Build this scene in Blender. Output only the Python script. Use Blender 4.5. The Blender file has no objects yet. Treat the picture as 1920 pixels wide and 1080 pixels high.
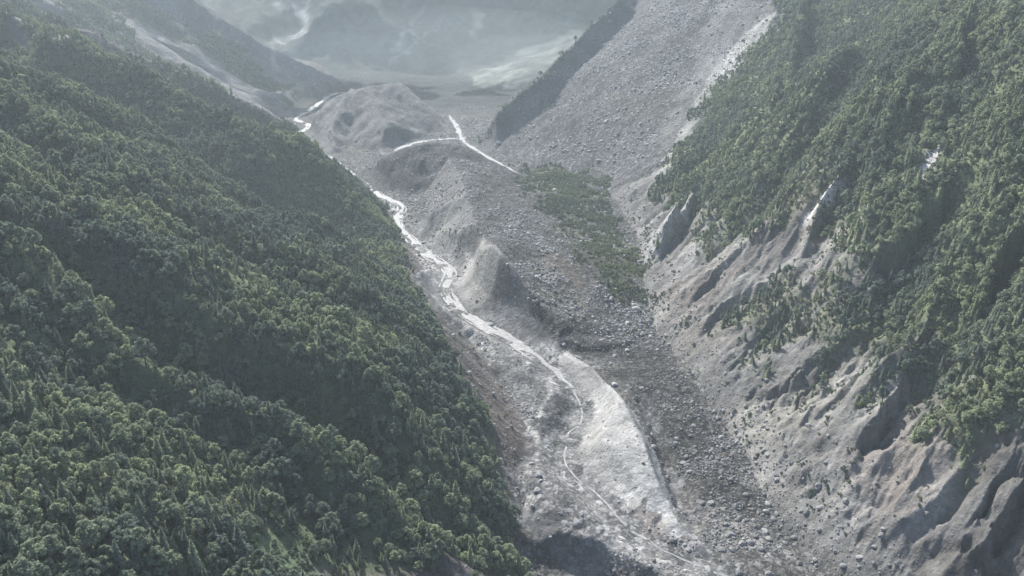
import bpy, math, os
import numpy as np

# ------------------------------------------------------------------ camera, sky, sun, exposure
SC = bpy.context.scene
COL = SC.collection
rng = np.random.default_rng(7)

CAM_Z, PITCH, FPX = 400.0, math.radians(24.0), 1663.0     # FPX: focal length in pixels of a 1920 wide frame
cam = bpy.data.cameras.new('camera')
cam.sensor_width = 36.0
cam.lens = 36.0 * FPX / 1920.0
cam.clip_start = 1.0
cam.clip_end = 30000.0
cam_ob = bpy.data.objects.new('camera', cam)
cam_ob.location = (0, 0, CAM_Z)
cam_ob.rotation_euler = (math.pi / 2 - PITCH, 0, 0)
COL.objects.link(cam_ob)
SC.camera = cam_ob

SUN_AZ = math.radians(25.0)      # to the left of the view direction
SUN_EL = math.radians(40.0)
world = bpy.data.worlds.new('World')
SC.world = world
world.use_nodes = True
wn = world.node_tree
bg = wn.nodes['Background']
sky = wn.nodes.new('ShaderNodeTexSky')
sky.sky_type = 'NISHITA'
sky.sun_disc = False
sky.sun_elevation = SUN_EL
sky.sun_rotation = -SUN_AZ
sky.air_density = 1.0
sky.dust_density = 2.0
wn.links.new(sky.outputs[0], bg.inputs[0])
bg.inputs[1].default_value = 0.11
sun = bpy.data.lights.new('sun', 'SUN')
sun.energy = 4.6
sun.angle = math.radians(0.6)
sun.color = (1.0, 0.972, 0.925)
sun_ob = bpy.data.objects.new('sun', sun)
sun_ob.rotation_euler = (math.pi / 2 - SUN_EL, 0, math.pi + SUN_AZ)
sun_ob.location = (-600, 700, 1500)
COL.objects.link(sun_ob)
SC.view_settings.view_transform = 'Standard'
SC.view_settings.look = 'None'
SC.view_settings.gamma = 1.0
SC.view_settings.use_curve_mapping = False
SC.view_settings.exposure = 1.05
SC.render.engine = 'CYCLES'
SC.cycles.max_bounces = 5
SC.cycles.diffuse_bounces = 2
SC.cycles.transmission_bounces = 2
SC.cycles.transparent_max_bounces = 4
SC.cycles.volume_bounces = 1
SC.cycles.use_denoising = True

HAZE = 0.85e-4

# ------------------------------------------------------------------ noise
_tab = np.random.default_rng(11).random((256, 256)).astype(np.float32)

def vnoise(x, y):
    xi = np.floor(x); yi = np.floor(y)
    fx = x - xi; fy = y - yi
    xi = xi.astype(np.int64) & 255; yi = yi.astype(np.int64) & 255
    x1 = (xi + 1) & 255; y1 = (yi + 1) & 255
    ux = fx * fx * fx * (fx * (fx * 6 - 15) + 10); uy = fy * fy * fy * (fy * (fy * 6 - 15) + 10)
    a = _tab[yi, xi]; b = _tab[yi, x1]; c = _tab[y1, xi]; d = _tab[y1, x1]
    return (a + (b - a) * ux) * (1 - uy) + (c + (d - c) * ux) * uy - 0.5     # -0.5 .. 0.5

def fbm(x, y, scale, octs=4, gain=0.5, seed=0):
    s = np.zeros_like(x); a = 1.0; f = 1.0 / scale
    for k in range(octs):
        r = 0.6 * (k + 1)
        s += a * vnoise((x * math.cos(r) - y * math.sin(r)) * f + 17.3 * k + seed * 31.7,
                        (x * math.sin(r) + y * math.cos(r)) * f + 5.1 * k + seed * 13.9)
        a *= gain; f *= 2.03
    return s

def ridged(x, y, scale, octs=4, seed=0):
    s = np.zeros_like(x); a = 1.0; f = 1.0 / scale
    for k in range(octs):
        s += a * (0.5 - np.abs(2 * vnoise(x * f + 9.7 * k + seed * 7.7, y * f + 3.3 * k + seed * 3.1)))
        a *= 0.5; f *= 2.1
    return s

def sstep(a, b, x):
    t = np.clip((x - a) / (b - a), 0, 1)
    return t * t * (3 - 2 * t)

# ------------------------------------------------------------------ geometry helpers: measured picture points become places in the valley
cp, sp = math.cos(PITCH), math.sin(PITCH)

def ray(u, v):
    xr = (u - 960) / FPX; yr = (540 - v) / FPX
    dy = cp + yr * sp; dz = -sp + yr * cp
    return xr / dy, dz / dy                      # x and z per metre of forward distance

def floor_z(y):
    return -0.05 * np.maximum(0.0, y - 700.0)

def PF(u, v, h=0.0):                             # point h above the sloping valley floor
    a, r = ray(u, v)
    Y = (h - CAM_Z) / r
    if Y > 700:
        Y = (h + 35 - CAM_Z) / (r + 0.05)
    return np.array([a * Y, Y, float(floor_z(Y)) + h])

def PY(u, v, Y):
    a, r = ray(u, v)
    return np.array([a * Y, Y, CAM_Z + r * Y])

def smooth_line(p, n=4):
    p = np.asarray(p, float)
    q = np.vstack([2 * p[0] - p[1], p, 2 * p[-1] - p[-2]])
    out = []
    for i in range(1, len(q) - 2):
        for t in np.linspace(0, 1, n, endpoint=False):
            out.append(0.5 * ((2 * q[i]) + (-q[i-1] + q[i+1]) * t + (2*q[i-1] - 5*q[i] + 4*q[i+1] - q[i+2]) * t*t + (-q[i-1] + 3*q[i] - 3*q[i+1] + q[i+2]) * t**3))
    out.append(p[-1])
    return np.array(out)

def line_field(x, y, pts):
    """distance, signed side (+ = left of the line), height at the nearest point, arc position"""
    best = np.full(x.shape, 1e18); side = np.zeros_like(x); zz = np.zeros_like(x); ss = np.zeros_like(x)
    acc = 0.0
    for a, b in zip(pts[:-1], pts[1:]):
        dx, dy = b[0] - a[0], b[1] - a[1]
        L2 = dx * dx + dy * dy + 1e-9
        t = np.clip(((x - a[0]) * dx + (y - a[1]) * dy) / L2, 0, 1)
        ex = x - (a[0] + t * dx); ey = y - (a[1] + t * dy)
        d2 = ex * ex + ey * ey
        m = d2 < best - 1e-9
        best = np.where(m, d2, best)
        side = np.where(m, np.sign(dx * ey - dy * ex), side)
        zz = np.where(m, a[2] + t * (b[2] - a[2]), zz)
        L = math.sqrt(L2)
        ss = np.where(m, acc + t * L, ss)
        acc += L
    return np.sqrt(best), side, zz, ss

def near_field(x, y, pts, reach):
    """line_field worked out only within reach of the line"""
    pts = np.asarray(pts, float)
    m = (x > pts[:, 0].min() - reach) & (x < pts[:, 0].max() + reach) & (y > pts[:, 1].min() - reach) & (y < pts[:, 1].max() + reach)
    out = [np.full(x.shape, 1e5), np.ones(x.shape), np.full(x.shape, -1e3), np.zeros(x.shape)]
    if m.any():
        for o, r in zip(out, line_field(x[m], y[m], pts)):
            o[m] = r
    return out

def upsample(a, rows, cols, ri, ci):
    r = np.interp(np.arange(rows), ri, np.arange(len(ri))); c = np.interp(np.arange(cols), ci, np.arange(len(ci)))
    r0 = np.minimum(r.astype(int), len(ri) - 2); c0 = np.minimum(c.astype(int), len(ci) - 2)
    fr = (r - r0)[:, None]; fc = (c - c0)[None, :]
    q = a[r0] * (1 - fr) + a[r0 + 1] * fr
    return q[:, c0] * (1 - fc) + q[:, c0 + 1] * fc

def toe_field(x, y, pts):
    """distance above (+) the foot of a slope on its left, and the height of the foot; coarse on big grids"""
    if x.ndim == 2 and x.size > 100000:
        ri = np.unique(np.append(np.arange(0, x.shape[0], 4), x.shape[0] - 1)); ci = np.unique(np.append(np.arange(0, x.shape[1], 4), x.shape[1] - 1))
        d, side, z, s = line_field(x[np.ix_(ri, ci)], y[np.ix_(ri, ci)], pts)
        return upsample(d * side, len(x), x.shape[1], ri, ci), upsample(z, len(x), x.shape[1], ri, ci)
    d, side, z, s = line_field(x, y, pts)
    return d * side, z

def in_poly(x, y, poly):
    c = np.zeros(x.shape, bool)
    n = len(poly)
    for i in range(n):
        x1, y1 = poly[i][0], poly[i][1]; x2, y2 = poly[i-1][0], poly[i-1][1]
        if abs(y2 - y1) < 1e-9:
            continue
        c ^= ((y1 > y) != (y2 > y)) & (x < (x2 - x1) * (y - y1) / (y2 - y1) + x1)
    return c

def rbf_fit(p):
    p = np.asarray(p, float)
    n = len(p)
    r = np.hypot(p[:, None, 0] - p[None, :, 0], p[:, None, 1] - p[None, :, 1])
    A = np.zeros((n + 3, n + 3)); A[:n, :n] = r - 2.0 * np.eye(n)
    A[:n, n] = 1; A[:n, n+1] = p[:, 0]; A[:n, n+2] = p[:, 1]
    A[n:, :n] = A[:n, n:].T
    w = np.linalg.solve(A, np.concatenate([p[:, 2], [0, 0, 0]]))
    def ev(x, y):
        o = w[n] + w[n+1] * x + w[n+2] * y
        for i in range(n):
            o = o + w[i] * np.hypot(x - p[i, 0], y - p[i, 1])
        return o
    return ev

# ------------------------------------------------------------------ the lines of the valley
L_TOE = smooth_line([(70, 60, -14), (50, 330, -12), PF(1010, 1085, -6), PF(975, 990, 6), PF(985, 890, 5), PF(992, 810, 2), PF(935, 710), PF(890, 650), PF(832, 578), PF(793, 505),
                     PF(752, 440), PF(720, 395), PF(680, 355), PF(612, 305), PF(545, 258), PF(515, 225), PF(560, 192), PF(600, 180),
                     PY(640, 160, 2560), PY(560, 120, 2900), (-1500, 3300, -120)])
R_TOE = smooth_line([(300, 60, 6), (255, 330, 6), PF(1590, 1070, 6), PF(1455, 930, 5), PF(1385, 800, 6), PF(1330, 720, 8), PF(1285, 660, 9),
                     PF(1230, 585, 12), PF(1205, 515, 16), PF(1200, 455, 22), PF(1160, 385, 26), PF(1110, 330, 20), PF(1000, 312, 8), PF(940, 295, 3), PF(890, 274, 2),
                     PF(870, 252, 1), (-150, 2050, -60), (-60, 2300, -60)])

def left_slope(x, y):
    up, zt = toe_field(x, y, L_TOE)
    c = 0.30 * x + 0.954 * y
    wob = fbm(x, y, 160, 3, seed=3) * 60
    c2 = c + wob * sstep(40, 200, up)
    bank = 36 + 10 * fbm(x, y, 90, 2, seed=4)
    z = zt + np.where(up < 44, up * bank / 44 + np.minimum(up, 0) * 0.6, bank + (up - 44) * 0.50)
    return z, up, c2

def lc(u, v):                                   # contour coordinate where the ray meets the plain left slope
    a, r = ray(u, v)
    Y = np.linspace(150, 2600, 5000)
    z, up, c2 = left_slope(a * Y, Y)
    k = int(np.argmax((z > CAM_Z + r * Y) & (up > -5)))
    return float(c2[k])

C1, D1, C2, C3 = lc(600, 895), lc(560, 735), lc(560, 385), lc(590, 290)
C0 = lc(120, 700)
LPROF = [(C1 - 400, -10), (C1 - 240, 8), (C1 - 200, -14), (C1 - 165, 4), (C1, 20), (C1 + 20, -22), (D1 - 38, -28), (D1, 24), (D1 + 100, 20), (D1 + 128, -8), (D1 + 165, 20), (660, 18), (748, 26), (785, -46), (905, -52), (1000, 34), (1110, 22), (1150, -14), (1215, -18), (C3 - 12, 40),
         (C3 + 60, -55), (C3 + 200, -60), (C3 + 420, -10), (C3 + 650, -60), (C3 + 1200, -30)]
if not all(LPROF[i][0] < LPROF[i+1][0] for i in range(len(LPROF) - 1)):
    print('LPROF not increasing', C1, D1, C2, C3)

def left_full(x, y):
    z, up, c2 = left_slope(x, y)
    env = sstep(15, 110, up)
    off = np.interp(c2, [p[0] for p in LPROF], [p[1] for p in LPROF])
    g = ridged(c2 * 1.0, up * 0.22, 75, 3, seed=5) * 24
    z = z + env * (off + g) + env * fbm(x, y, 45, 3, seed=6) * 6
    bankn = sstep(2, 12, up) * (1 - sstep(50, 80, up))
    z = z + bankn * (ridged(c2 * 2.2 + 9, up * 0.35, 40, 3, seed=8) * 5)
    return z, up, c2

def right_slope(x, y):
    up, zt = toe_field(x, y, R_TOE)
    up = -up
    tal = sstep(1130, 1330, y + 0.25 * (x - 200))           # 1 on the talus fan
    f1 = np.where(up < 110, up * 0.80, 88 + (up - 110) * 0.78)
    f2 = up * 0.60 + np.minimum(up, 0) * 0.8
    f1 = f1 + np.minimum(up, 0) * 0.8
    z = zt + f1 * (1 - tal) + f2 * tal
    return z, up, tal

def right_full(x, y):
    z, up, tal = right_slope(x, y)
    cg = y - 0.30 * np.clip(up, 0, 110) - 1.2 * np.maximum(up - 110, 0) + fbm(x, y, 180, 3, seed=21) * 60
    env = sstep(6, 70, up) * (1 - 0.93 * tal)
    big = ridged(cg, up * 0.16, 150, 2, seed=22) * 46 * sstep(60, 200, up)
    med = ridged(cg * 1.0 + 40, up * 0.2, 52, 3, seed=23) * 19
    z = z + env * (big + med + fbm(x, y, 60, 3, seed=24) * 7 - 12)
    low = sstep(4, 18, up) * (1 - sstep(110, 190, up)) * (1 - tal)
    z = z + low * (ridged(y - 0.35 * up + fbm(x, y, 60, 4, seed=27) * 60, up * 0.16, 52, 4, seed=28) * 8.5 * (0.6 + 1.3 * vnoise(x / 60, y / 60)) + ridged(y - 0.5 * up + fbm(x, y, 30, 3, seed=29) * 25, up * 0.3, 13, 3, seed=19) * 2.8 - 3)
    crk = ridged(y - 0.45 * up + fbm(x, y, 45, 3, seed=37) * 34, up * 0.10, 24, 3, seed=38)
    z = z - low * 8.5 * sstep(0.46, 0.72, crk) * sstep(-0.25, 0.15, fbm(x, y, 50, 2, seed=39))
    blk = np.abs(fbm(x, y, 20, 4, seed=36))
    z = z + low * 9.0 * blk
    for k, (ln, hl, hr, wl, wr) in enumerate(SCARPS):
        d, side, zz, s = near_field(x, y, ln, max(wl, wr) * 2)
        L = float(np.sum(np.hypot(*np.diff(ln[:, :2], axis=0).T)))
        d = np.abs(d * side + fbm(x, y, 24, 4, seed=80 + k) * 15); side = np.where(near_field(x, y, ln, max(wl, wr) * 2)[1] * near_field(x, y, ln, max(wl, wr) * 2)[0] + fbm(x, y, 24, 4, seed=80 + k) * 15 > 0, 1.0, -1.0)
        end = sstep(-3, 0.45 * L, s) * (1 - sstep(0.86 * L, L + 2, s))
        sd = d * side
        t = sstep(-5.0, 3.5, sd)
        hr = hr * (1 + 1.2 * fbm(x, y, 30, 3, seed=180 + k)); hl = hl * (1 + 1.0 * fbm(x, y, 26, 3, seed=280 + k))
        z = z + end * (t * hl * np.clip(1 - d / wl, 0, 1) ** 1.3 - (1 - t) * hr * np.clip(1 - d / wr, 0, 1) ** 1.2)
    z = z + tal * sstep(10, 60, up) * (fbm(x, y, 70, 4, seed=25) * 4 + ridged(cg, up * 0.1, 60, 2, seed=26) * 3)
    return z, up, tal, cg

def march(f, u, v, y0=200, y1=4000):
    a, r = ray(u, v)
    Y = np.linspace(y0, y1, 8000)
    z = f(a * Y, Y)
    k = int(np.argmax(z > CAM_Z + r * Y))
    return np.array([a * Y[k], Y[k], z[k]])

# skyline ridge of the right wall (beyond it the ground falls away into a side valley)
SKY_PX = [(868, 276), (928, 228), (1012, 148), (1080, 78), (1158, 0), (1246, -90)]
CREST = []
for (u, v) in SKY_PX:
    p = march(lambda x, y: right_slope(x, y)[0], u, v + (6 if v > 250 else 26 if v > 200 else 40), 1300)
    CREST.append(p)
CREST = [CREST[0] + np.array([-60, 10, -2.0])] + CREST
CREST = CREST + [2 * CREST[-1] - CREST[-2]]
CREST = np.array(CREST)

# scarps on the right wall: crest lines from the foot upwards; the ground stands proud on the far side and breaks off on the near side
def RW(u, v):
    return march(lambda x, y: right_slope(x, y)[0], u, v)
SCARPS = []
for px, hl, hr, wl, wr in [
        ([(1222, 505), (1245, 470), (1275, 425), (1318, 368)], 26, 12, 44, 30),
        ([(1290, 640), (1345, 585), (1385, 545), (1440, 515)], 8, 7, 30, 26),
        ([(1375, 700), (1412, 650), (1440, 600), (1480, 560)], 5, 7, 26, 22),
        ([(1395, 765), (1450, 715), (1520, 665), (1600, 640)], 5, 5, 40, 22),
        ([(1590, 900), (1608, 845), (1640, 780), (1690, 705), (1760, 660)], 14, 17, 70, 46),
        ([(1590, 985), (1640, 930), (1700, 890), (1760, 850)], 4, 4, 26, 14),
        ([(1640, 1040), (1690, 985), (1760, 935), (1830, 890)], 5, 4, 30, 16),
        ([(1745, 1070), (1800, 1000), (1850, 945), (1880, 905)], 5, 5, 24, 14),
        ([(1395, 310), (1450, 215), (1492, 110), (1512, -50)], 16, 40, 70, 80),
        ([(1690, 380), (1750, 250), (1800, 110), (1835, -50)], 12, 34, 60, 80),
        ([(1500, 480), (1560, 390), (1650, 300), (1720, 160)], 8, 24, 40, 60),
        ([(1570, 600), (1660, 500), (1730, 400), (1790, 310)], 10, 26, 50, 60),
        ([(1790, 640), (1850, 540), (1930, 420), (1990, 330)], 10, 26, 50, 60),
        ([(1840, 1110), (1862, 1040), (1880, 970), (1900, 890), (1960, 840)], 10, 26, 34, 60)]:
    SCARPS.append((np.array([RW(*p) for p in px]), hl, hr, wl, wr))

# debris terrace whose cut edge forms the pyramids above the river
T_PTS = [PF(690, 300, 34), PF(760, 280, 44), PF(830, 267, 50), PF(900, 292, 44), PF(985, 340, 24), PF(870, 367, 50), PF(925, 460, 56), PF(985, 545, 36),
         PF(1040, 625, 12), PF(1000, 450, 40), PF(950, 380, 40), PF(880, 320, 44), PF(1060, 420, 32), PF(1050, 350, 26), PF(1130, 350, 30), PF(1190, 480, 22),
         PF(1100, 500, 30), PF(1180, 560, 14), PF(1080, 570, 19), PF(1130, 630, 5), PF(1200, 620, 5)]
T_EV = rbf_fit(T_PTS)
T_POLY = [PF(700, 300, 34), PF(760, 279, 44), PF(830, 267, 50), PF(900, 292, 44), PF(985, 340, 24), PF(1010, 318, 14), PF(1120, 335, 24), PF(1165, 390, 26), PF(1205, 455, 22),
          PF(1210, 515, 16), PF(1235, 590, 7), PF(1180, 640, 2), PF(1100, 652, 3), PF(1042, 632, 13), PF(990, 550, 38), PF(960, 502, 52), PF(928, 462, 61), PF(905, 440, 50),
          PF(888, 410, 48), PF(874, 366, 54), PF(862, 325, 45), PF(838, 290, 46), PF(790, 284, 44)]
T_EDGE = np.array(T_POLY + [T_POLY[0]])

RIDGES = [   # (line, slope left of it, slope right of it)
    ([PF(874, 364, 57), PF(838, 380, 42), PF(795, 402, 25), PF(765, 420, 8)], 0.75, 0.85),
    ([PF(928, 459, 64), PF(934, 500, 53), PF(922, 545, 33), PF(903, 580, 16), PF(885, 603, 2)], 0.95, 1.12),
    ([PF(928, 459, 64), PF(890, 468, 46), PF(872, 490, 24)], 0.9, 0.9),
    ([PF(928, 459, 63), PF(948, 515, 53), PF(962, 565, 36), PF(955, 608, 10)], 0.95, 1.0),
    ([PF(928, 460, 64), PF(962, 503, 53), PF(992, 552, 39), PF(1040, 628, 14)], 1.1, 0.55),
    ([PF(692, 302, 32), PF(725, 288, 46), PF(760, 276, 56), PF(830, 264, 64), PF(900, 290, 52), PF(985, 345, 24)], 0.6, 0.52),
    ([PF(985, 890, 12), PF(1060, 925, 13), PF(1140, 975, 10), PF(1200, 1020, 3)], 0.16, 0.22),
    ([PF(580, 214, 12), PF(640, 176, 74), PF(700, 160, 84), PF(755, 157, 80), PF(785, 185, 44), PF(815, 210, 8)], 0.6, 0.42),
    ([PF(648, 180, 72), PF(622, 235, 34), PF(600, 285, 6)], 0.55, 0.6),
    ([PF(690, 165, 82), PF(715, 225, 44), PF(735, 272, 14)], 0.5, 0.55),
    ([PY(640, 152, 2500), PY(530, 100, 2560), PY(430, 45, 2600), PY(340, -20, 2620), PY(200, -150, 2700)], 0.7, 0.7),
]

far_ev = rbf_fit([PF(640, 168, 0), PF(560, 200, 0), PF(840, 215, 0), PF(800, 190, 0), PF(880, 190, 0),
                  PY(700, 145, 2750), PY(800, 165, 2600), PY(560, 150, 2800), PY(450, 120, 3000),
                  PY(700, 0, 3500), PY(500, 0, 3600), PY(900, 0, 3450), PY(1100, 20, 3200), PY(1250, 0, 3100), PY(300, 0, 3700),
                  PY(950, 175, 2350), PY(1060, 110, 2500), PY(1000, 145, 2420), PY(1150, 60, 2700),
                  PY(900, -200, 3900), PY(500, -200, 4100), PY(1250, -200, 3500), PY(1600, 0, 3100), PY(100, 0, 3900)])

RIVER_MAIN = smooth_line([PF(1420, 1110), PF(1330, 1062), PF(1215, 1015), PF(1150, 955), PF(1095, 905), PF(1058, 860), PF(1068, 815), PF(1090, 775), PF(1075, 730), PF(1035, 690),
                          PF(985, 652), PF(925, 618), PF(872, 588), PF(838, 545), PF(842, 505), PF(805, 478), PF(762, 440), PF(745, 412), PF(752, 385), PF(715, 367), PF(672, 338),
                          PF(632, 306), PF(585, 272), PF(556, 252), PF(582, 236), PF(556, 222), PF(585, 203), PF(625, 176), PF(670, 172)])
RIVER_SIDE = smooth_line([PF(968, 323, 6), PF(925, 300, 4), PF(880, 272, 2), PF(866, 258, 1), PF(858, 240, 1), PF(842, 215, 1)])
RIVER_BEND = smooth_line([PF(866, 258, 1), PF(810, 262, 1), PF(768, 270, 1), PF(735, 285, 1)])
STREAM = smooth_line([PF(1282, 955, -6), PF(1264, 900, -8), PF(1250, 855, -8), PF(1230, 805, -5), PF(1205, 755, 1)])
CARVES = [  # line, half width of the bed, bank slope
    (RIVER_MAIN, 8, 0.5), (RIVER_SIDE, 8, 0.4), (RIVER_BEND, 8, 0.4), (STREAM, 4, 1.3),
    (np.array([PF(968, 1048, -1), PF(1040, 1072, -8), PF(1120, 1104, -13), PF(1200, 1160, -18)]), 6, 1.05),
]

def height(x, y):
    """height of the ground and masks of what it is made of"""
    z = floor_z(y) + fbm(x, y, 60, 4, seed=1) * 5 + 1.0
    zl, upl, cl = left_full(x, y)
    zr, upr, tal, cg = right_full(x, y)
    # side valley behind the right skyline
    d, side, zc, s = line_field(x, y, CREST)
    crest_d = d
    beyond = side > 0
    zc = zc + 3.5 * fbm(x, y, 35, 3, seed=41)
    cliff = zc + 48 * sstep(0, 200, s) - 0.95 * np.maximum(d, 0)
    cliff = cliff + ridged(s, d * 0.3, 40, 3, seed=42) * 7 * sstep(0, 25, d)
    zr = np.where(beyond, zc + 48 * sstep(0, 200, s) - 1.7 * d + 6 * fbm(x, y, 40, 3, seed=43) * sstep(0, 20, d), np.maximum(zr, np.where(s > 20, cliff, -999)))
    zone = np.zeros(x.shape, np.int8)                     # 0 valley floor
    # terrace
    ins = in_poly(x, y, T_POLY)
    de, _, ze, se = near_field(x, y, T_EDGE, 160)
    tn = fbm(x, y, 40, 4, seed=2)
    zt = np.where(ins, ze + (T_EV(x, y) - ze) * sstep(0, 35, de) + tn * 5 * sstep(0, 25, de), ze - (0.95 + 0.1 * fbm(x, y, 120, 2, seed=9)) * de + ridged(se, de * 0.25, 26, 3, seed=10) * 3.5 * sstep(0, 14, de))
    m = zt > z
    z = np.maximum(z, zt); zone = np.where(m, 1, zone)
    ridge_m = np.full(x.shape, -1, np.int8)
    for i, (ln, sl, sr) in enumerate(RIDGES):
        d, side, zz, s = near_field(x, y, smooth_line(ln, 3), 180)
        zz = zz + fbm(x, y, 22, 4, seed=50 + i) * 4.5 * (0.5 + sstep(0, 14, d)) - d * np.where(side > 0, sl, sr) + ridged(s, d * 0.22, 30 if i < 7 else 70, 3, seed=60 + i) * (4 if i < 7 else 9) * sstep(1, 14, d)
        m = zz > z
        z = np.maximum(z, zz); ridge_m = np.where(m, i, ridge_m)
        zone = np.where(m, 2, zone)
    # pale bar along the river
    d, side, zz, s = near_field(x, y, smooth_line([PF(1050, 645, 3), PF(1110, 690, 8), PF(1160, 740, 14), PF(1195, 800, 18), PF(1222, 860, 17), PF(1245, 915, 10), PF(1262, 960, 2)], 3), 120)
    bar = zz + fbm(x, y, 30, 4, seed=12) * 3.2 - np.where(side > 0, d * 1.5, np.maximum(d - 8, 0) * 0.17 + 0.02 * d)
    # side>0 is left of the travel direction
    m = bar > z
    z = np.maximum(z, bar); zone = np.where(m, 3, zone)
    # far wall
    zf = far_ev(x, y) + (ridged(x + 0.5 * y, y * 0.12 - x * 0.2, 240, 4, seed=31) * 70 + fbm(x, y, 300, 4, seed=32) * 50) * sstep(2500, 3000, y) - 4
    zf = zf - 0.6 * np.maximum(2420 - y, 0)
    m = zf > z
    z = np.maximum(z, zf); zone = np.where(m, 6, zone)
    m = zr > z
    z = np.where(m, zr, z); zone = np.where(m, np.where(tal > 0.5, 5, 4), zone)
    zone = np.where(m & beyond, 6, zone)
    m = zl > z
    z = np.where(m, zl, z); zone = np.where(m, 7, zone)
    # carved beds
    wet = np.full(x.shape, 1e9)
    for ln, hw, sl in CARVES:
        d, side, zz, s = near_field(x, y, ln, 70)
        bed = zz - 1.2 + fbm(x, y, 13, 3, seed=130) * 0.9 + np.maximum(d - hw, 0) * sl + np.maximum(d - hw - 12, 0) * 0.6
        lim = np.where(d < 69, bed + np.maximum(d - 30, 0) * 2.5, 1e9)
        z = np.minimum(z, lim)
        if ln is not CARVES[-1][0]:
            wet = np.minimum(wet, d - hw)
    gully = near_field(x, y, CARVES[-1][0], 80)[0]
    z = np.where(z > 385, 385 + 55 * np.tanh((z - 385) / 55), z)          # the shoulders level off above the viewpoint
    # general roughness
    rough = np.where((zone == 0) | (zone == 1), 1.0, 0.5)
    z = z + rough * (fbm(x, y, 14, 3, seed=14) * 1.6) * sstep(-2, 8, wet)
    return dict(z=z, zone=zone, upl=upl, upr=upr, tal=tal, cg=cg, cl=cl, wet=wet, ridge=ridge_m, crest_d=crest_d, beyond=beyond, gully=gully, edge=de, ins=ins)

# ------------------------------------------------------------------ ground grid: rows of growing distance, fanned out from under the viewpoint
NR, NC = 860, 760
Yrow = 120.0 * (4300.0 / 120.0) ** np.linspace(0, 1, NR)
Acol = np.linspace(-0.86, 0.86, NC)
GX = Acol[None, :] * Yrow[:, None]
GY = np.repeat(Yrow[:, None], NC, 1)
H = height(GX, GY)
GZ = H['z']
LOGY0, LOGK = math.log(120.0), (NR - 1) / math.log(4300.0 / 120.0)

def sample(arr, x, y):
    r = np.clip((np.log(np.maximum(y, 121)) - LOGY0) * LOGK, 0, NR - 1.001)
    c = np.clip((x / y + 0.86) / 1.72 * (NC - 1), 0, NC - 1.001)
    ri = r.astype(int); ci = c.astype(int); fr = r - ri; fc = c - ci
    return (arr[ri, ci] * (1 - fr) * (1 - fc) + arr[ri + 1, ci] * fr * (1 - fc) + arr[ri, ci + 1] * (1 - fr) * fc + arr[ri + 1, ci + 1] * fr * fc)

SLOPE = (GZ - CAM_Z) / GY
HORIZON = np.maximum.accumulate(SLOPE, 0)                  # what already hides the ground behind it

def W(u, v):                                               # where a line of sight first meets the ground
    a, r = ray(u, v)
    c = (a + 0.86) / 1.72 * (NC - 1)
    ci = int(np.clip(c, 0, NC - 2)); f = c - ci
    col = SLOPE[:, ci] * (1 - f) + SLOPE[:, ci + 1] * f
    k = int(np.argmax(col > r))
    if k == 0:
        k = NR - 1
    y = Yrow[k]
    if 0 < k:
        t = (r - col[k-1]) / (col[k] - col[k-1] + 1e-12)
        y = Yrow[k-1] + np.clip(t, 0, 1) * (Yrow[k] - Yrow[k-1])
    x = a * y
    return np.array([x, y, float(sample(GZ, np.array([x]), np.array([y]))[0])])

def area(px, soft=10.0, wob=8.0, seed=0):
    """soft plan mask of a patch of ground whose outline was measured in the picture"""
    p = [W(u, v) for u, v in px]
    wx = GX + fbm(GX, GY, 25, 3, seed=70 + seed) * wob * 2; wy = GY + fbm(GX, GY, 25, 3, seed=71 + seed) * wob * 2
    ins = in_poly(wx, wy, p)
    if soft <= 0:
        return ins.astype(float)
    d = near_field(wx, wy, np.array(p + [p[0]]), soft + wob * 2 + 5)[0]
    return sstep(-soft, soft, np.where(ins, d, -d))

# ------------------------------------------------------------------ what the ground is made of: surface colours with some sunlit faces painted in, stone cover, plant cover
zone = H['zone']; upl = H['upl']; upr = H['upr']; tal = H['tal']
n1 = fbm(GX, GY, 90, 4, seed=90); n2 = fbm(GX, GY, 22, 4, seed=91)
alb = np.zeros(GX.shape + (3,)); alb[:] = (0.25, 0.245, 0.24)
stone = np.full(GX.shape, 0.5)

def paint(mask, colour, st=None):
    global alb, stone
    m = np.clip(mask, 0, 1)
    alb = alb * (1 - m[..., None]) + np.array(colour) * m[..., None]
    if st is not None:
        stone = stone * (1 - m) + st * m

rd_ = H['ridge'] * 1
rd_[zone != 2] = -1
rd_ = np.where(rd_ == 3, 2, np.where(rd_ > 3, rd_ - 1, rd_))
gz = lambda *k: np.isin(zone, k).astype(float)
paint(gz(0), (0.22, 0.215, 0.205), 0.8)
paint(gz(1), (0.13, 0.129, 0.125), 1.0)
paint(gz(2), (0.25, 0.25, 0.255), 0.35)
paint(gz(1) * (1 - H['ins']), (0.25, 0.245, 0.245), 0.25)
paint(gz(3), (0.68, 0.675, 0.655), 0.15)
paint(gz(5), (0.165, 0.167, 0.175), 1.0)
paint(gz(4), (0.29, 0.286, 0.278), 0.2)
paint(gz(4) * sstep(0.0, 0.5, fbm(GX * 0.25 + GY * 0.05, H['cg'] * 0.8, 14, 4, seed=97) + 0.25) * 0.5, (0.36, 0.345, 0.32))
paint(gz(4) * sstep(0.1, 0.45, fbm(GX * 0.22, H['cg'] * 0.9, 9, 4, seed=98)) * 0.6, (0.19, 0.175, 0.16))
paint(gz(7), (0.25, 0.235, 0.215), 0.35)
paint(gz(6), (0.055, 0.075, 0.066), 0.0)
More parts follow.
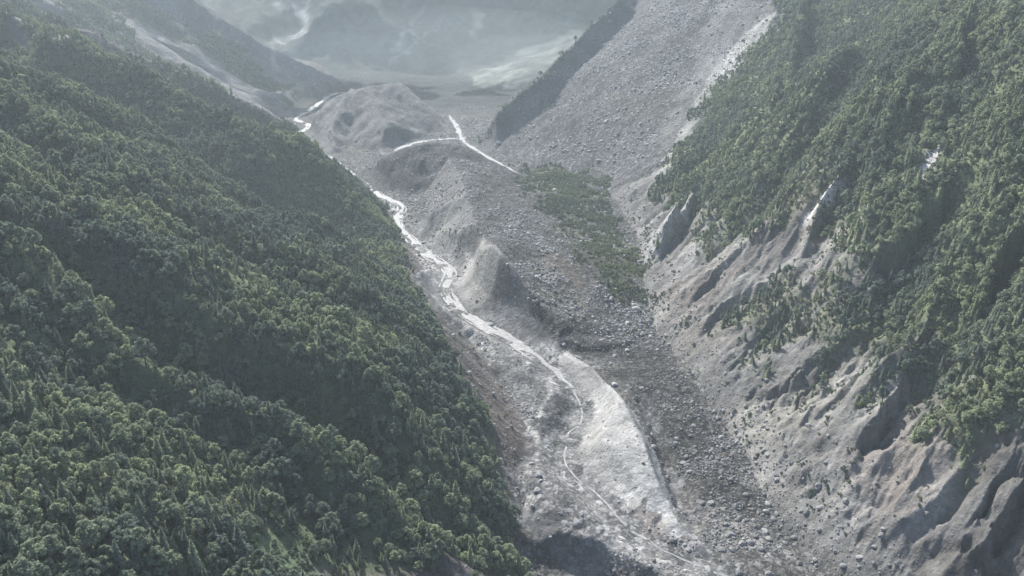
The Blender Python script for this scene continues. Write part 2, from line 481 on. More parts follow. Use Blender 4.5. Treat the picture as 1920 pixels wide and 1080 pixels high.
# right wall: paler and browner beds, and one face painted as sunlit
streak = ridged(H['cg'] * 1.0, np.maximum(upr, 0) * 0.15, 24, 3, seed=92)
paint(gz(4) * sstep(0.1, 0.5, streak), (0.42, 0.41, 0.39))
paint(area([(1330, 480), (1440, 500), (1500, 560), (1400, 640), (1280, 650), (1230, 560), (1300, 520)], 14, 12) * 0.35 * gz(4), (0.30, 0.25, 0.21))
paint(area([(1700, 740), (1830, 730), (1900, 860), (1800, 900), (1640, 960), (1620, 880)], 14, 12) * 0.5 * gz(4), (0.34, 0.285, 0.25))
paint(area([(1480, 700), (1640, 660), (1600, 730), (1500, 800), (1420, 840), (1400, 770)], 14, 12) * 0.4 * gz(4), (0.40, 0.385, 0.32))
paint(area([(1205, 470), (1290, 380), (1330, 370), (1260, 450), (1225, 500)], 5, 4), (0.62, 0.62, 0.60), 0.15)  # knob's sunlit left face, its brightness painted into the colour
paint(area([(1385, 510), (1450, 500), (1480, 530), (1410, 560), (1330, 610), (1300, 600)], 6, 5) * 0.8, (0.46, 0.46, 0.43), 0.2)
paint(area([(1390, 380), (1560, 340), (1620, 370), (1560, 430), (1440, 470)], 14, 14) * 0.5, (0.36, 0.30, 0.28), 0.4)
# floor: silt of the river bed, dark rubble on the right, buff patches
silt = area([(690, 355), (745, 370), (770, 440), (860, 490), (880, 590), (1030, 640), (1090, 700), (1090, 770), (1060, 860), (1150, 950), (1250, 1010), (1390, 1085), (1180, 1085), (1120, 1000), (1000, 860),
             (930, 690), (850, 600), (790, 500), (740, 420)], 8, 8, 1) * gz(0, 1, 2, 3, 7)
paint(silt * (0.75 + 0.5 * n2), (0.64, 0.635, 0.62), 0.4)
paint(area([(1060, 640), (1180, 600), (1240, 640), (1300, 720), (1390, 830), (1440, 920), (1500, 1000), (1260, 930), (1230, 820), (1190, 740), (1120, 670)], 12, 10, 2) * gz(0, 1), (0.095, 0.092, 0.088), 1.0)
paint(area([(960, 530), (1000, 480), (1080, 490), (1110, 540), (1090, 620), (1050, 600)], 12, 10, 3) * gz(1) * 0.6, (0.25, 0.235, 0.20), 0.7)
paint(area([(1020, 470), (1080, 490), (1120, 560), (1090, 590), (1040, 540)], 10, 10, 4) * gz(1) * 0.6, (0.23, 0.20, 0.175), 0.6)
paint(area([(1265, 930), (1330, 940), (1330, 1000), (1290, 1010), (1255, 980)], 8, 8, 5) * 0.7, (0.26, 0.25, 0.24), 0.3)
paint(area([(1140, 950), (1240, 960), (1260, 1000), (1190, 1000)], 5, 5, 6) * 0.5, (0.40, 0.34, 0.30), 0.4)
wetrock_pit = area([(985, 800), (1010, 765), (1060, 735), (1092, 755), (1070, 790), (1045, 812), (1010, 822)], 4, 6, 30)  # wet rock, plus the dark of a hollow painted into the colour
wetrock_pit = np.maximum(wetrock_pit, area([(1020, 900), (1060, 880), (1080, 905), (1062, 930)], 3, 5, 31) * 0.8)
wetrock_pit = np.maximum(wetrock_pit, area([(880, 690), (930, 640), (1000, 700), (1040, 740), (1000, 790), (950, 740)], 8, 10, 32) * 0.55)
paint(silt * sstep(0.05, 0.25, n2 + 0.5 * fbm(GX, GY, 9, 3, seed=99)) * 0.8, (0.30, 0.30, 0.30), 0.8)
paint(wetrock_pit * gz(0, 1, 2, 3, 7), (0.12, 0.122, 0.128), 0.7)
paint(sstep(6, 0, H['wet']) * (H['wet'] < 50) * (0.35 + 0.9 * sstep(-0.1, 0.25, n2)), (0.20, 0.20, 0.20), 0.8)
paint(area([(870, 470), (925, 455), (940, 480), (925, 540), (880, 580), (862, 540)], 5, 4, 7) * 0.9, (0.62, 0.615, 0.59), 0.1)  # sunlit cap and left side of the mound, painted pale
paint(gz(3) * 0.8 * sstep(0.40, 0.49, ridged(GX + 12 * n2, GY * 0.7, 26, 3, seed=96) - 0.42), (0.25, 0.25, 0.245), 0.5)
paint(gz(3) * sstep(0.2, 0.45, n2 + 0.4 * n1) * 0.8, (0.46, 0.455, 0.44), 0.3)
# left bank
paint(gz(7) * (upl < 75), (0.20, 0.175, 0.16), 0.4)
paint(0.6 * gz(7) * sstep(0, 0.4, ridged(H['cl'] * 2 + 9, upl * 0.3, 30, 3, seed=93)) * (upl < 70), (0.32, 0.30, 0.285), 0.3)
paint(area([(960, 870), (1040, 850), (1100, 930), (1180, 1010), (1080, 990), (980, 970)], 8, 8, 8) * 0.8, (0.33, 0.325, 0.32), 0.8)
paint(area([(880, 700), (940, 740), (1000, 850), (960, 880), (910, 800)], 8, 6, 9) * 0.7, (0.20, 0.165, 0.15), 0.3)
# talus: paler slide scar beside the forest
paint(area([(1340, 0), (1460, 0), (1420, 70), (1330, 160), (1260, 270), (1235, 260), (1300, 120)], 14, 8, 10) * 0.7, (0.37, 0.365, 0.36), 0.15)
paint(area([(1455, 20), (1420, 90), (1345, 170), (1310, 220), (1262, 315), (1228, 345), (1240, 310), (1290, 220), (1330, 140), (1400, 60)], 3, 4, 11), (0.60, 0.595, 0.57), 0.3)
paint(area([(1120, 180), (1260, 150), (1240, 230), (1150, 220)], 16, 16, 12) * 0.3, (0.25, 0.25, 0.18), 0.8)
paint(gz(4, 5) * sstep(62, 40, H['crest_d'] + 30 * n2) * (upr > 0), (0.22, 0.225, 0.235), 0.2)
# far ground
paint(gz(0, 1) * sstep(1950, 2200, GY), (0.06, 0.072, 0.062), 0.1)
paint((rd_ == 4) * 0.9, (0.13, 0.132, 0.135), 0.6)
stk = ridged(GX * 0.8 - GY * 0.6, (GX * 0.6 + GY * 0.8) * 0.2, 11, 3, seed=95)
paint(area([(862, 358), (775, 415), (790, 450), (830, 478), (872, 462), (886, 420), (880, 375)], 5, 5, 29) * np.clip(0.75 + 0.8 * (stk - 0.4), 0, 1), (0.38, 0.38, 0.37), 0.15)
paint(gz(6) * H['beyond'] * (GY < 2700), (0.16, 0.175, 0.15), 0.0)
far_pale = area([(1040, 115), (1120, 80), (1090, 130), (960, 200), (860, 240), (870, 210)], 40, 30, 13)
paint(far_pale * 0.4 * (0.7 + n1), (0.26, 0.28, 0.25))
for px in ([(545, 0), (560, 30), (576, 34), (566, 0)], [(505, 82), (530, 66), (575, 55), (580, 62), (540, 76), (515, 90)], [(505, 2), (540, 2), (535, 16), (515, 18)], [(548, 4), (582, 2), (578, 20), (555, 22)],
           [(560, 22), (580, 22), (580, 50), (570, 52)], [(735, 95), (775, 40), (783, 42), (745, 100)], [(770, 40), (800, 0), (808, 0), (783, 42)], [(730, 118), (830, 20), (836, 22), (736, 124)]):
    paint(area(px, 14, 12, 14) * 0.6, (0.5, 0.5, 0.5))
# left far scree and crags
crag = area([(0, -30), (300, -30), (420, 60), (560, 190), (500, 235), (400, 170), (290, 130), (210, 90), (120, 70), (0, 90)], 25, 20, 15)
paint(crag * gz(7), (0.13, 0.14, 0.135), 0.4)
paint(crag * gz(7) * sstep(0.25, 0.5, ridged(H['cl'], upl * 0.08, 60, 3, seed=94)), (0.36, 0.36, 0.36), 0.3)
scree = area([(215, 25), (290, 50), (400, 110), (540, 195), (520, 225), (440, 190), (330, 130), (250, 80)], 12, 14, 16)
paint(scree * np.clip(0.75 + n1 + n2, 0, 1), (0.29, 0.29, 0.295), 0.3)

alb *= 0.405
# plant cover
FOREST_R = area([(1475, -80), (1475, 10), (1450, 70), (1400, 120), (1345, 170), (1310, 230), (1255, 335), (1300, 372), (1360, 400), (1430, 428), (1500, 400), (1560, 440), (1610, 460), (1625, 520), (1570, 560), (1480, 570),
                 (1380, 600), (1425, 648), (1500, 640), (1560, 650), (1660, 665), (1700, 690), (1750, 705), (1800, 740), (1830, 800), (1890, 850), (1940, 880), (2100, 900), (2100, -80)], 30, 26, 20) * gz(4, 5)
_p = W(1468, 8)
FOREST_R = np.maximum(FOREST_R, gz(4, 5) * (GY > 1150) * sstep(0, 30, GX - _p[0] - 0.33 * (GY - _p[1])))
thin = area([(1440, 300), (1600, 300), (1640, 430), (1620, 520), (1540, 470), (1440, 440), (1400, 380)], 25, 20, 21)
thin = np.maximum(thin, area([(1380, 590), (1480, 540), (1580, 540), (1560, 620), (1480, 640)], 20, 15, 22))
bare_r = np.maximum(area([(1712, 330), (1735, 285), (1755, 280), (1748, 315), (1725, 335)], 4, 3, 23), area([(1500, 410), (1560, 350), (1600, 345), (1560, 390), (1515, 420)], 6, 5, 24))
FOREST_R = FOREST_R * (1 - bare_r) * (1 - 0.55 * thin * sstep(-0.25, 0.25, n2))
FOREST_R = FOREST_R * (1 - 0.9 * area([(1655, 700), (1690, 690), (1740, 712), (1720, 740), (1660, 760)], 6, 4, 27))
FOREST_L = area([(1010, 1110), (985, 1065), (962, 990), (935, 910), (912, 840), (893, 765), (868, 700), (828, 635), (798, 572), (768, 520), (748, 480), (738, 440), (706, 380), (655, 325), (596, 283), (520, 240), (470, 216),
                 (350, 152), (280, 130), (215, 100), (120, 80), (0, 95), (-250, 110), (-250, 1150)], 9, 9, 25) * gz(7)
FOREST_L = np.maximum(FOREST_L, gz(7) * (GY < 345) * sstep(25, 45, upl))
clear = np.maximum(area([(310, 385), (335, 370), (350, 375), (330, 395)], 6, 4, 26), 0)
for px in ([(245, 410), (280, 390), (290, 400), (255, 425)], [(700, 620), (725, 605), (740, 640), (715, 655)], [(540, 660), (575, 640), (590, 655), (555, 680)], [(440, 1000), (560, 970), (600, 1000), (560, 1060), (470, 1060)], [(145, 870), (175, 850), (190, 875), (160, 890)]):
    clear = np.maximum(clear, area(px, 6, 5, 26))
FOREST_L = FOREST_L * (1 - clear)
CRAG_TREES = crag * gz(7) * (1 - scree) * 0.8 * sstep(-0.25, 0.2, n1 + n2)
PATCH = area([(975, 310), (1050, 315), (1125, 335), (1140, 390), (1192, 460), (1212, 520), (1205, 575), (1165, 560), (1130, 520), (1090, 470), (1045, 415), (1000, 360)], 16, 24, 28) * gz(1, 0, 5, 4)
green = np.clip(FOREST_R + FOREST_L, 0, 1)
paint(green, (0.105, 0.125, 0.072), 0.0)
paint(thin * FOREST_R * 0.6, (0.14, 0.125, 0.10), 0.2)
paint(clear * gz(7), (0.15, 0.18, 0.075), 0.0)
paint(clear * gz(7) * (GY < 480) * 0.9, (0.085, 0.115, 0.07), 0.0)
paint(bare_r, (0.42, 0.40, 0.385), 0.3)
paint(PATCH * 0.45, (0.10, 0.11, 0.075), 0.6)
paint(CRAG_TREES, (0.06, 0.075, 0.05), 0.0)
alb *= 1 + gz(6)[..., None] * 0.9 * np.clip(n1 + n2 + 0.6 * fbm(GX, GY, 260, 3, seed=89), -0.7, 1.2)[..., None]
alb *= (1 + 0.45 * n1 + 0.5 * n2)[..., None]
alb = np.clip(alb, 0.01, 0.75)

# ------------------------------------------------------------------ materials
def new_mat(name):
    m = bpy.data.materials.new(name); m.use_nodes = True
    nt = m.node_tree; nt.nodes.clear()
    out = nt.nodes.new('ShaderNodeOutputMaterial')
    return m, nt, out

def N(nt, kind, **kw):
    n = nt.nodes.new(kind)
    for k, v in kw.items():
        if k.startswith('i_'):
            n.inputs[k[2:].replace('_', ' ')].default_value = v
        else:
            setattr(n, k, v)
    return n

def math_node(nt, op, a, b):
    n = nt.nodes.new('ShaderNodeMath'); n.operation = op
    for i, q in enumerate((a, b)):
        if isinstance(q, (int, float)):
            n.inputs[i].default_value = q
        else:
            nt.links.new(q, n.inputs[i])
    return n.outputs[0]

def ground_material():
    m, nt, out = new_mat('ground')
    L = nt.links.new
    geo = N(nt, 'ShaderNodeNewGeometry')
    col = N(nt, 'ShaderNodeAttribute', attribute_name='albedo')
    st = N(nt, 'ShaderNodeAttribute', attribute_name='stone')
    na = N(nt, 'ShaderNodeTexNoise', i_Scale=0.16, i_Detail=6.0, i_Roughness=0.62); L(geo.outputs['Position'], na.inputs['Vector'])
    nb = N(nt, 'ShaderNodeTexNoise', i_Scale=0.55, i_Detail=4.0, i_Roughness=0.6); L(geo.outputs['Position'], nb.inputs['Vector'])
    v1 = N(nt, 'ShaderNodeTexVoronoi', i_Scale=0.25); L(geo.outputs['Position'], v1.inputs['Vector'])
    v2 = N(nt, 'ShaderNodeTexVoronoi', i_Scale=0.62); L(geo.outputs['Position'], v2.inputs['Vector'])
    s1 = N(nt, 'ShaderNodeSeparateColor'); L(v1.outputs['Color'], s1.inputs[0])
    s2 = N(nt, 'ShaderNodeSeparateColor'); L(v2.outputs['Color'], s2.inputs[0])
    # value factor: earth mottling plus stones of different greys
    f = math_node(nt, 'ADD', math_node(nt, 'MULTIPLY', na.outputs['Fac'], 0.9), math_node(nt, 'MULTIPLY', nb.outputs['Fac'], 0.5))
    f = math_node(nt, 'ADD', f, 0.3)
    sv = math_node(nt, 'ADD', math_node(nt, 'POWER', s1.outputs[0], 4.0), math_node(nt, 'POWER', s2.outputs[1], 3.0))
    sv = math_node(nt, 'ADD', math_node(nt, 'MULTIPLY', sv, 1.5), 0.38)
    mix = N(nt, 'ShaderNodeMix', data_type='FLOAT'); L(st.outputs['Fac'], mix.inputs[0]); mix.inputs[2].default_value = 1.0; L(sv, mix.inputs[3])
    f = math_node(nt, 'MULTIPLY', f, mix.outputs[0])
    vm = N(nt, 'ShaderNodeVectorMath', operation='SCALE'); L(col.outputs['Color'], vm.inputs[0]); L(f, vm.inputs['Scale'])
    h = math_node(nt, 'ADD', math_node(nt, 'MULTIPLY', na.outputs['Fac'], 3.2), math_node(nt, 'MULTIPLY', nb.outputs['Fac'], 0.9))
    hs = math_node(nt, 'MULTIPLY', math_node(nt, 'ADD', s1.outputs[0], math_node(nt, 'MULTIPLY', v1.outputs['Distance'], -0.5)), st.outputs['Fac'])
    h = math_node(nt, 'ADD', h, math_node(nt, 'MULTIPLY', hs, 1.6))
    bp = N(nt, 'ShaderNodeBump', i_Strength=0.7, i_Distance=1.0); L(h, bp.inputs['Height'])
    b = N(nt, 'ShaderNodeBsdfPrincipled', i_Roughness=0.95); b.inputs['Specular IOR Level'].default_value = 0.15
    L(vm.outputs[0], b.inputs['Base Color']); L(bp.outputs[0], b.inputs['Normal'])
    L(b.outputs[0], out.inputs['Surface'])
    return m

def water_material():
    m, nt, out = new_mat('silty_water')
    L = nt.links.new
    geo = N(nt, 'ShaderNodeNewGeometry')
    na = N(nt, 'ShaderNodeTexNoise', i_Scale=0.35, i_Detail=5.0, i_Roughness=0.65); L(geo.outputs['Position'], na.inputs['Vector'])
    r = N(nt, 'ShaderNodeValToRGB'); L(na.outputs['Fac'], r.inputs[0])
    r.color_ramp.elements[0].position = 0.44; r.color_ramp.elements[0].color = (0.13, 0.13, 0.13, 1)
    r.color_ramp.elements[1].position = 0.66; r.color_ramp.elements[1].color = (0.27, 0.275, 0.28, 1)
    bp = N(nt, 'ShaderNodeBump', i_Strength=0.5, i_Distance=0.6); L(na.outputs['Fac'], bp.inputs['Height'])
    b = N(nt, 'ShaderNodeBsdfPrincipled', i_Roughness=0.62)
    L(r.outputs[0], b.inputs['Base Color']); L(bp.outputs[0], b.inputs['Normal'])
    L(b.outputs[0], out.inputs['Surface'])
    return m

def leaf_material(name, dark, light, trans=0.35):
    m, nt, out = new_mat(name)
    L = nt.links.new
    ti = N(nt, 'ShaderNodeAttribute', attribute_name='tint', attribute_type='INSTANCER')
    lv = N(nt, 'ShaderNodeAttribute', attribute_name='leaf')
    mx = N(nt, 'ShaderNodeMix', data_type='RGBA'); L(ti.outputs['Fac'], mx.inputs[0])
    mx.inputs[6].default_value = (*dark, 1); mx.inputs[7].default_value = (*light, 1)
    vm = N(nt, 'ShaderNodeVectorMath', operation='SCALE'); L(mx.outputs[2], vm.inputs[0]); L(lv.outputs['Fac'], vm.inputs['Scale'])
    d = N(nt, 'ShaderNodeBsdfDiffuse'); L(vm.outputs[0], d.inputs['Color'])
    t = N(nt, 'ShaderNodeBsdfTranslucent'); L(vm.outputs[0], t.inputs['Color'])
    ms = N(nt, 'ShaderNodeMixShader'); ms.inputs[0].default_value = trans
    L(d.outputs[0], ms.inputs[1]); L(t.outputs[0], ms.inputs[2]); L(ms.outputs[0], out.inputs['Surface'])
    return m

def plain_material(name, colour, scale=1.5, amount=0.5):
    m, nt, out = new_mat(name)
    L = nt.links.new
    tc = N(nt, 'ShaderNodeTexCoord')
    na = N(nt, 'ShaderNodeTexNoise', i_Scale=scale, i_Detail=5.0, i_Roughness=0.65); L(tc.outputs['Object'], na.inputs['Vector'])
    ti = N(nt, 'ShaderNodeAttribute', attribute_name='tint', attribute_type='INSTANCER')
    f = math_node(nt, 'ADD', math_node(nt, 'MULTIPLY', na.outputs['Fac'], 2 * amount), 1 - amount)
    f = math_node(nt, 'MULTIPLY', f, math_node(nt, 'ADD', math_node(nt, 'MULTIPLY', ti.outputs['Fac'], 1.1), 0.55))
    vm = N(nt, 'ShaderNodeVectorMath', operation='SCALE'); vm.inputs[0].default_value = colour; L(f, vm.inputs['Scale'])
    bp = N(nt, 'ShaderNodeBump', i_Strength=0.6, i_Distance=0.3); L(na.outputs['Fac'], bp.inputs['Height'])
    b = N(nt, 'ShaderNodeBsdfPrincipled', i_Roughness=0.92); b.inputs['Specular IOR Level'].default_value = 0.2
    L(vm.outputs[0], b.inputs['Base Color']); L(bp.outputs[0], b.inputs['Normal'])
    L(b.outputs[0], out.inputs['Surface'])
    return m

M_GROUND = ground_material(); M_WATER = water_material()
M_LEAF = leaf_material('broad_leaves', (0.168, 0.208, 0.172), (0.335, 0.385, 0.235), 0.50)
M_NEEDLE = leaf_material('needles', (0.155, 0.192, 0.162), (0.295, 0.335, 0.210), 0.45)
M_BUSH = leaf_material('bush_leaves', (0.115, 0.140, 0.100), (0.175, 0.205, 0.085), 0.35)
M_BARK = plain_material('bark', (0.10, 0.085, 0.07))
M_ROCK = plain_material('stone', (0.225, 0.222, 0.22), 0.8, 0.35)

# ------------------------------------------------------------------ object helpers
def put(o, label=None, cat=None, group=None, kind=None):
    for k, v in (('label', label), ('category', cat), ('group', group), ('kind', kind)):
        if v:
            o[k] = v
    return o

def mesh_from(name, v, f, mats, fm=None, smooth=False, leaf=None):
    """v (n,3), f list of equal-length index rows (array) or list of arrays"""
    me = bpy.data.meshes.new(name)
    fs = f if isinstance(f, list) else [f]
    li = np.concatenate([a.ravel() for a in fs]).astype(np.int32)
    ln = np.concatenate([np.full(len(a), a.shape[1]) for a in fs])
    st = np.concatenate([[0], np.cumsum(ln)[:-1]]).astype(np.int32)
    me.vertices.add(len(v)); me.vertices.foreach_set('co', np.asarray(v, np.float32).ravel())
    me.loops.add(len(li)); me.loops.foreach_set('vertex_index', li)
    me.polygons.add(len(ln)); me.polygons.foreach_set('loop_start', st)
    if fm is not None:
        me.polygons.foreach_set('material_index', np.asarray(fm, np.int32))
    me.polygons.foreach_set('use_smooth', np.full(len(ln), smooth))
    for m in mats:
        me.materials.append(m)
    me.update(calc_edges=True)
    if leaf is not None:
        a = me.attributes.new('leaf', 'FLOAT', 'FACE'); a.data.foreach_set('value', np.asarray(leaf, np.float32))
    return me

# ------------------------------------------------------------------ the ground, cut into its named pieces
fz = zone[:-1, :-1].copy()
rd = H['ridge'][:-1, :-1]
piece = fz.astype(int)
rd = np.where(rd == 3, 2, np.where(rd > 3, rd - 1, rd))
piece[(fz == 2) & np.isin(rd, (1, 2, 3))] = 10
piece[(fz == 2) & (rd == 0)] = 11
piece[(fz == 2) & (rd == 4)] = 13
piece[(fz == 2) & np.isin(rd, (6, 7, 8))] = 12
piece[(fz == 2) & (rd == 9)] = 6
piece[(fz == 2) & (rd == 5)] = 14
PIECES = {0: ('valley_floor', 'grey rubble floor of the valley between the two hillsides'),
          1: ('debris_terrace', 'boulder strewn grey debris terrace in the middle of the valley'),
          10: ('earth_mound', 'steep grey pyramid of earth beside the widest part of the river'),
          11: ('earth_mound', 'smaller pale pyramid of earth behind the steep shaded one'),
          13: ('earth_mound', 'broad dark grey ridge of rubble below the white river bend'),
          14: ('debris_lobe', 'low grey rubble lobe between the left forest edge and the river'),
          12: ('earth_mound', 'flat topped far grey mound enclosed by the upper river bends'),
          3: ('gravel_bar', 'long pale whaleback bar of silt beside the river'),
          4: ('hillside', 'steep right hillside with bare eroded cliffs below the forest'),
          5: ('talus_slope', 'wide grey talus fan sloping down from the right skyline'),
          6: ('mountain', 'hazy green mountain closing the far end of the valley'),
          7: ('hillside', 'forested left hillside falling to the river')}
VN = np.zeros(GX.shape + (3,))
P3 = np.stack([GX, GY, GZ], -1)
du = np.gradient(P3, axis=1); dv = np.gradient(P3, axis=0)
VN = np.cross(du, dv); VN /= np.linalg.norm(VN, axis=-1, keepdims=True)
idx = np.arange(NR * NC).reshape(NR, NC)
Q = np.stack([idx[:-1, :-1], idx[:-1, 1:], idx[1:, 1:], idx[1:, :-1]], -1)
for k, (name, label) in PIECES.items():
    q = Q[piece == k]
    if not len(q):
        continue
    used, inv = np.unique(q.ravel(), return_inverse=True)
    me = mesh_from(name, P3.reshape(-1, 3)[used], inv.reshape(-1, 4), [M_GROUND], smooth=True)
    a = me.attributes.new('albedo', 'FLOAT_COLOR', 'POINT')
    a.data.foreach_set('color', np.concatenate([alb.reshape(-1, 3)[used], np.ones((len(used), 1))], 1).astype(np.float32).ravel())
    a = me.attributes.new('stone', 'FLOAT', 'POINT')
    a.data.foreach_set('value', stone.ravel()[used].astype(np.float32))
    me.normals_split_custom_set_from_vertices(VN.reshape(-1, 3)[used].astype(np.float32))
    o = bpy.data.objects.new(name, me); COL.objects.link(o)
    put(o, label, None, None, 'structure')

# ------------------------------------------------------------------ water
def strip(name, pts, w0, label, lift=0.22, off=0.0):
    p = np.asarray(smooth_line(pts, 4))
    n = len(p)
    t = np.gradient(p[:, :2], axis=0); t /= np.linalg.norm(t, axis=1, keepdims=True)
    nrm = np.stack([-t[:, 1], t[:, 0]], 1)
    s = np.cumsum(np.append(0, np.hypot(*np.diff(p[:, :2], axis=0).T)))
    w = w0 * (1 + 1.3 * vnoise(s / 22.0, s * 0 + w0)) * (0.25 + 0.75 * sstep(0, 40, np.minimum(s, s[-1] - s)))
    if pts is RIVER_MAIN:
        w = w * (0.20 + 0.80 * sstep(640, 800, p[:, 1]))
        if off:
            w = w * np.clip(1.6 * vnoise(s / 30.0 + off, s * 0) + 0.45, 0.0, 1) * sstep(700, 800, p[:, 1])
    mid = off + 5.0 * vnoise(s / 16.0, s * 0 + 3 * w0)
    p[:, 0] += nrm[:, 0] * mid; p[:, 1] += nrm[:, 1] * mid
    m = 7
    V = []
    for j in range(m):
        k = (j / (m - 1) - 0.5) * 2
        V.append(np.stack([p[:, 0] + nrm[:, 0] * w * k, p[:, 1] + nrm[:, 1] * w * k, p[:, 2] - 1.2 + lift * (0.8 + 0.2 * sstep(640, 800, p[:, 1]) if pts is RIVER_MAIN else 1) + 0.12 * vnoise(s / 5.0, s * 0 + j)], 1))
    V = np.concatenate(V)
    i = np.arange(n - 1)
    F = np.concatenate([np.stack([j * n + i, j * n + i + 1, (j + 1) * n + i + 1, (j + 1) * n + i], 1) for j in range(m - 1)])
    o = bpy.data.objects.new(name, mesh_from(name, V, F[:, ::-1], [M_WATER], smooth=True)); COL.objects.link(o)
    return put(o, label, None, None, 'structure')
strip('river', RIVER_MAIN, 4.6, 'pale silty river winding down the left side of the valley')
strip('river', RIVER_MAIN, 2.2, 'narrow silty braid on the left of the river bed', 0.3, 7.0)
strip('river', RIVER_MAIN, 2.0, 'narrow silty braid on the right of the river bed', 0.3, -6.0)
strip('river', RIVER_MAIN, 1.3, 'thin silty thread of water between the gravel banks', 0.3, 13.0)
strip('river', RIVER_SIDE, 4.5, 'pale far river arm flowing along the foot of the talus', 0.3)
strip('river', RIVER_BEND, 5, 'white river bend behind the dark terrace crest', 0.3)

# ------------------------------------------------------------------ plants: meshes shared by all trees of a kind
def leaf_quads(c, nrm, size, r):
    """one bent-free quad per centre, roughly facing nrm"""
    n = len(c)
    nrm = nrm / (np.linalg.norm(nrm, axis=1, keepdims=True) + 1e-9)
    t = r.normal(size=(n, 3)); t -= (t * nrm).sum(1, keepdims=True) * nrm; t /= np.linalg.norm(t, axis=1, keepdims=True) + 1e-9
    b = np.cross(nrm, t)
    s = size[:, None]
    v = np.stack([c - t * s, c - b * s * 0.7, c + t * s, c + b * s * 0.7], 1).reshape(-1, 3)
    return v, np.arange(4 * n).reshape(n, 4)

def ico(sub):
    import bmesh
    bm = bmesh.new(); bmesh.ops.create_icosphere(bm, subdivisions=sub, radius=1.0)
    bm.verts.ensure_lookup_table()
    v = np.array([p.co[:] for p in bm.verts]); f = np.array([[q.index for q in t.verts] for t in bm.faces]); bm.free()
    return v, f
ICO1, ICO2 = ico(1), ico(2)

def tube(p0, p1, r0, r1, n=6):
    p0 = np.array(p0, float); p1 = np.array(p1, float)
    d = (p1 - p0) / np.linalg.norm(p1 - p0)
    a = np.cross(d, [0.3, 0.9, 0.2]); a /= np.linalg.norm(a); b = np.cross(d, a)
    an = np.arange(n) * 2 * math.pi / n
    ring = np.cos(an)[:, None] * a + np.sin(an)[:, None] * b
    v = np.concatenate([p0 + ring * r0, p1 + ring * r1])
    i = np.arange(n)
    return v, np.stack([i, (i + 1) % n, n + (i + 1) % n, n + i], 1)

def join(parts):
    V, F, k = [], [], 0
    for v, f in parts:
        V.append(v); F.append(f + k); k += len(v)
    return np.concatenate(V), F

def broadleaf(seed, h, rad, lobes, per, size, point):
    r = np.random.default_rng(seed)
    cz = 0.60 * h; rz = 0.42 * h
    parts, leaf = [], []
    k = 0
    centres = []
    while k < lobes:
        d = r.normal(size=3); d /= np.linalg.norm(d)
        if d[2] < -0.35:
            continue
        q = (0.62 + 0.38 * r.random())
        nar = 1.0 - 0.55 * point * max(d[2], 0) ** 1.2 + 0.12 * point
        centres.append((np.array([d[0] * rad * q * nar, d[1] * rad * q * nar, cz + d[2] * rz * (q + 0.25 * point * max(d[2], 0))]), (0.24 + 0.2 * r.random()) * rad * (1 - 0.35 * point * max(d[2], 0))))
        k += 1
    for c, lr in centres:
        d = r.normal(size=(per, 3)); d[:, 2] = d[:, 2] * 0.8 + 0.35; d /= np.linalg.norm(d, axis=1, keepdims=True)
        p = c + d * lr * (0.75 + 0.35 * r.random((per, 1)))
        parts.append(leaf_quads(p, d + 0.33 * r.normal(size=(per, 3)), size * (0.6 + 0.8 * r.random(per)), r))
        tone = 0.85 + 0.3 * r.random()
        leaf.append(tone * (0.75 + 0.5 * r.random(per)))
        v, f = ICO1                                                   # leafy core of the clump
        parts.append((c + v * lr * 0.72 * (0.9 + 0.25 * r.random((len(v), 1))), f)); leaf.append(np.full(len(f), 0.8 * tone))
    V, F = join(parts)
    trunk = [tube((0, 0, -2.5), (0.05 * rad, 0, cz * 0.75), 0.035 * h, 0.02 * h)]
    for a in r.random(4) * 6.28:
        trunk.append(tube((0.04 * rad, 0, cz * (0.45 + 0.25 * r.random())), (0.6 * rad * math.cos(a), 0.6 * rad * math.sin(a), cz * 1.12), 0.014 * h, 0.005 * h, 5))
    return (V, F, np.concatenate(leaf)), join(trunk)

def conifer(seed, h, rad):
    r = np.random.default_rng(seed)
    parts, leaf = [], []
    lv = 17
    for i in range(lv):
        t = i / (lv - 1)
        z = h * (0.14 + 0.84 * t); R = rad * (1 - t) ** 0.85 + 0.12
        nb = int(12 - 6 * t)
        for a in r.random() * 6 + np.arange(nb) * 2 * math.pi / nb:
            a += r.normal() * 0.2; q = R * (0.75 + 0.45 * r.random())
            m = 4
            s = (np.arange(m) + 0.6) / m
            c = np.stack([np.cos(a) * q * s, np.sin(a) * q * s, z - 0.35 * q * s + 0.12 * q * s * s + r.normal(size=m) * 0.06], 1)
            nrm = np.stack([np.cos(a) * np.full(m, 0.4), np.sin(a) * np.full(m, 0.4), np.ones(m)], 1) + 0.45 * r.normal(size=(m, 3))
            parts.append(leaf_quads(c, nrm, (0.30 + 0.22 * q / m * 2) * (0.8 + 0.5 * r.random(m)), r)); leaf.append(0.7 + 0.6 * r.random(m))
    an = np.arange(8) * 2 * math.pi / 8
    core = np.concatenate([np.stack([np.cos(an) * rad * 0.5, np.sin(an) * rad * 0.5, np.full(8, h * 0.14)], 1), [[0, 0, h * 0.93]]])
    parts.append((core, np.array([[i, (i + 1) % 8, 8] for i in range(8)]))); leaf.append(np.full(8, 0.6))
    V, F = join(parts)
    return (V, F, np.concatenate(leaf)), join([tube((0, 0, -2.5), (0, 0, h * 0.97), 0.022 * h, 0.004 * h)])

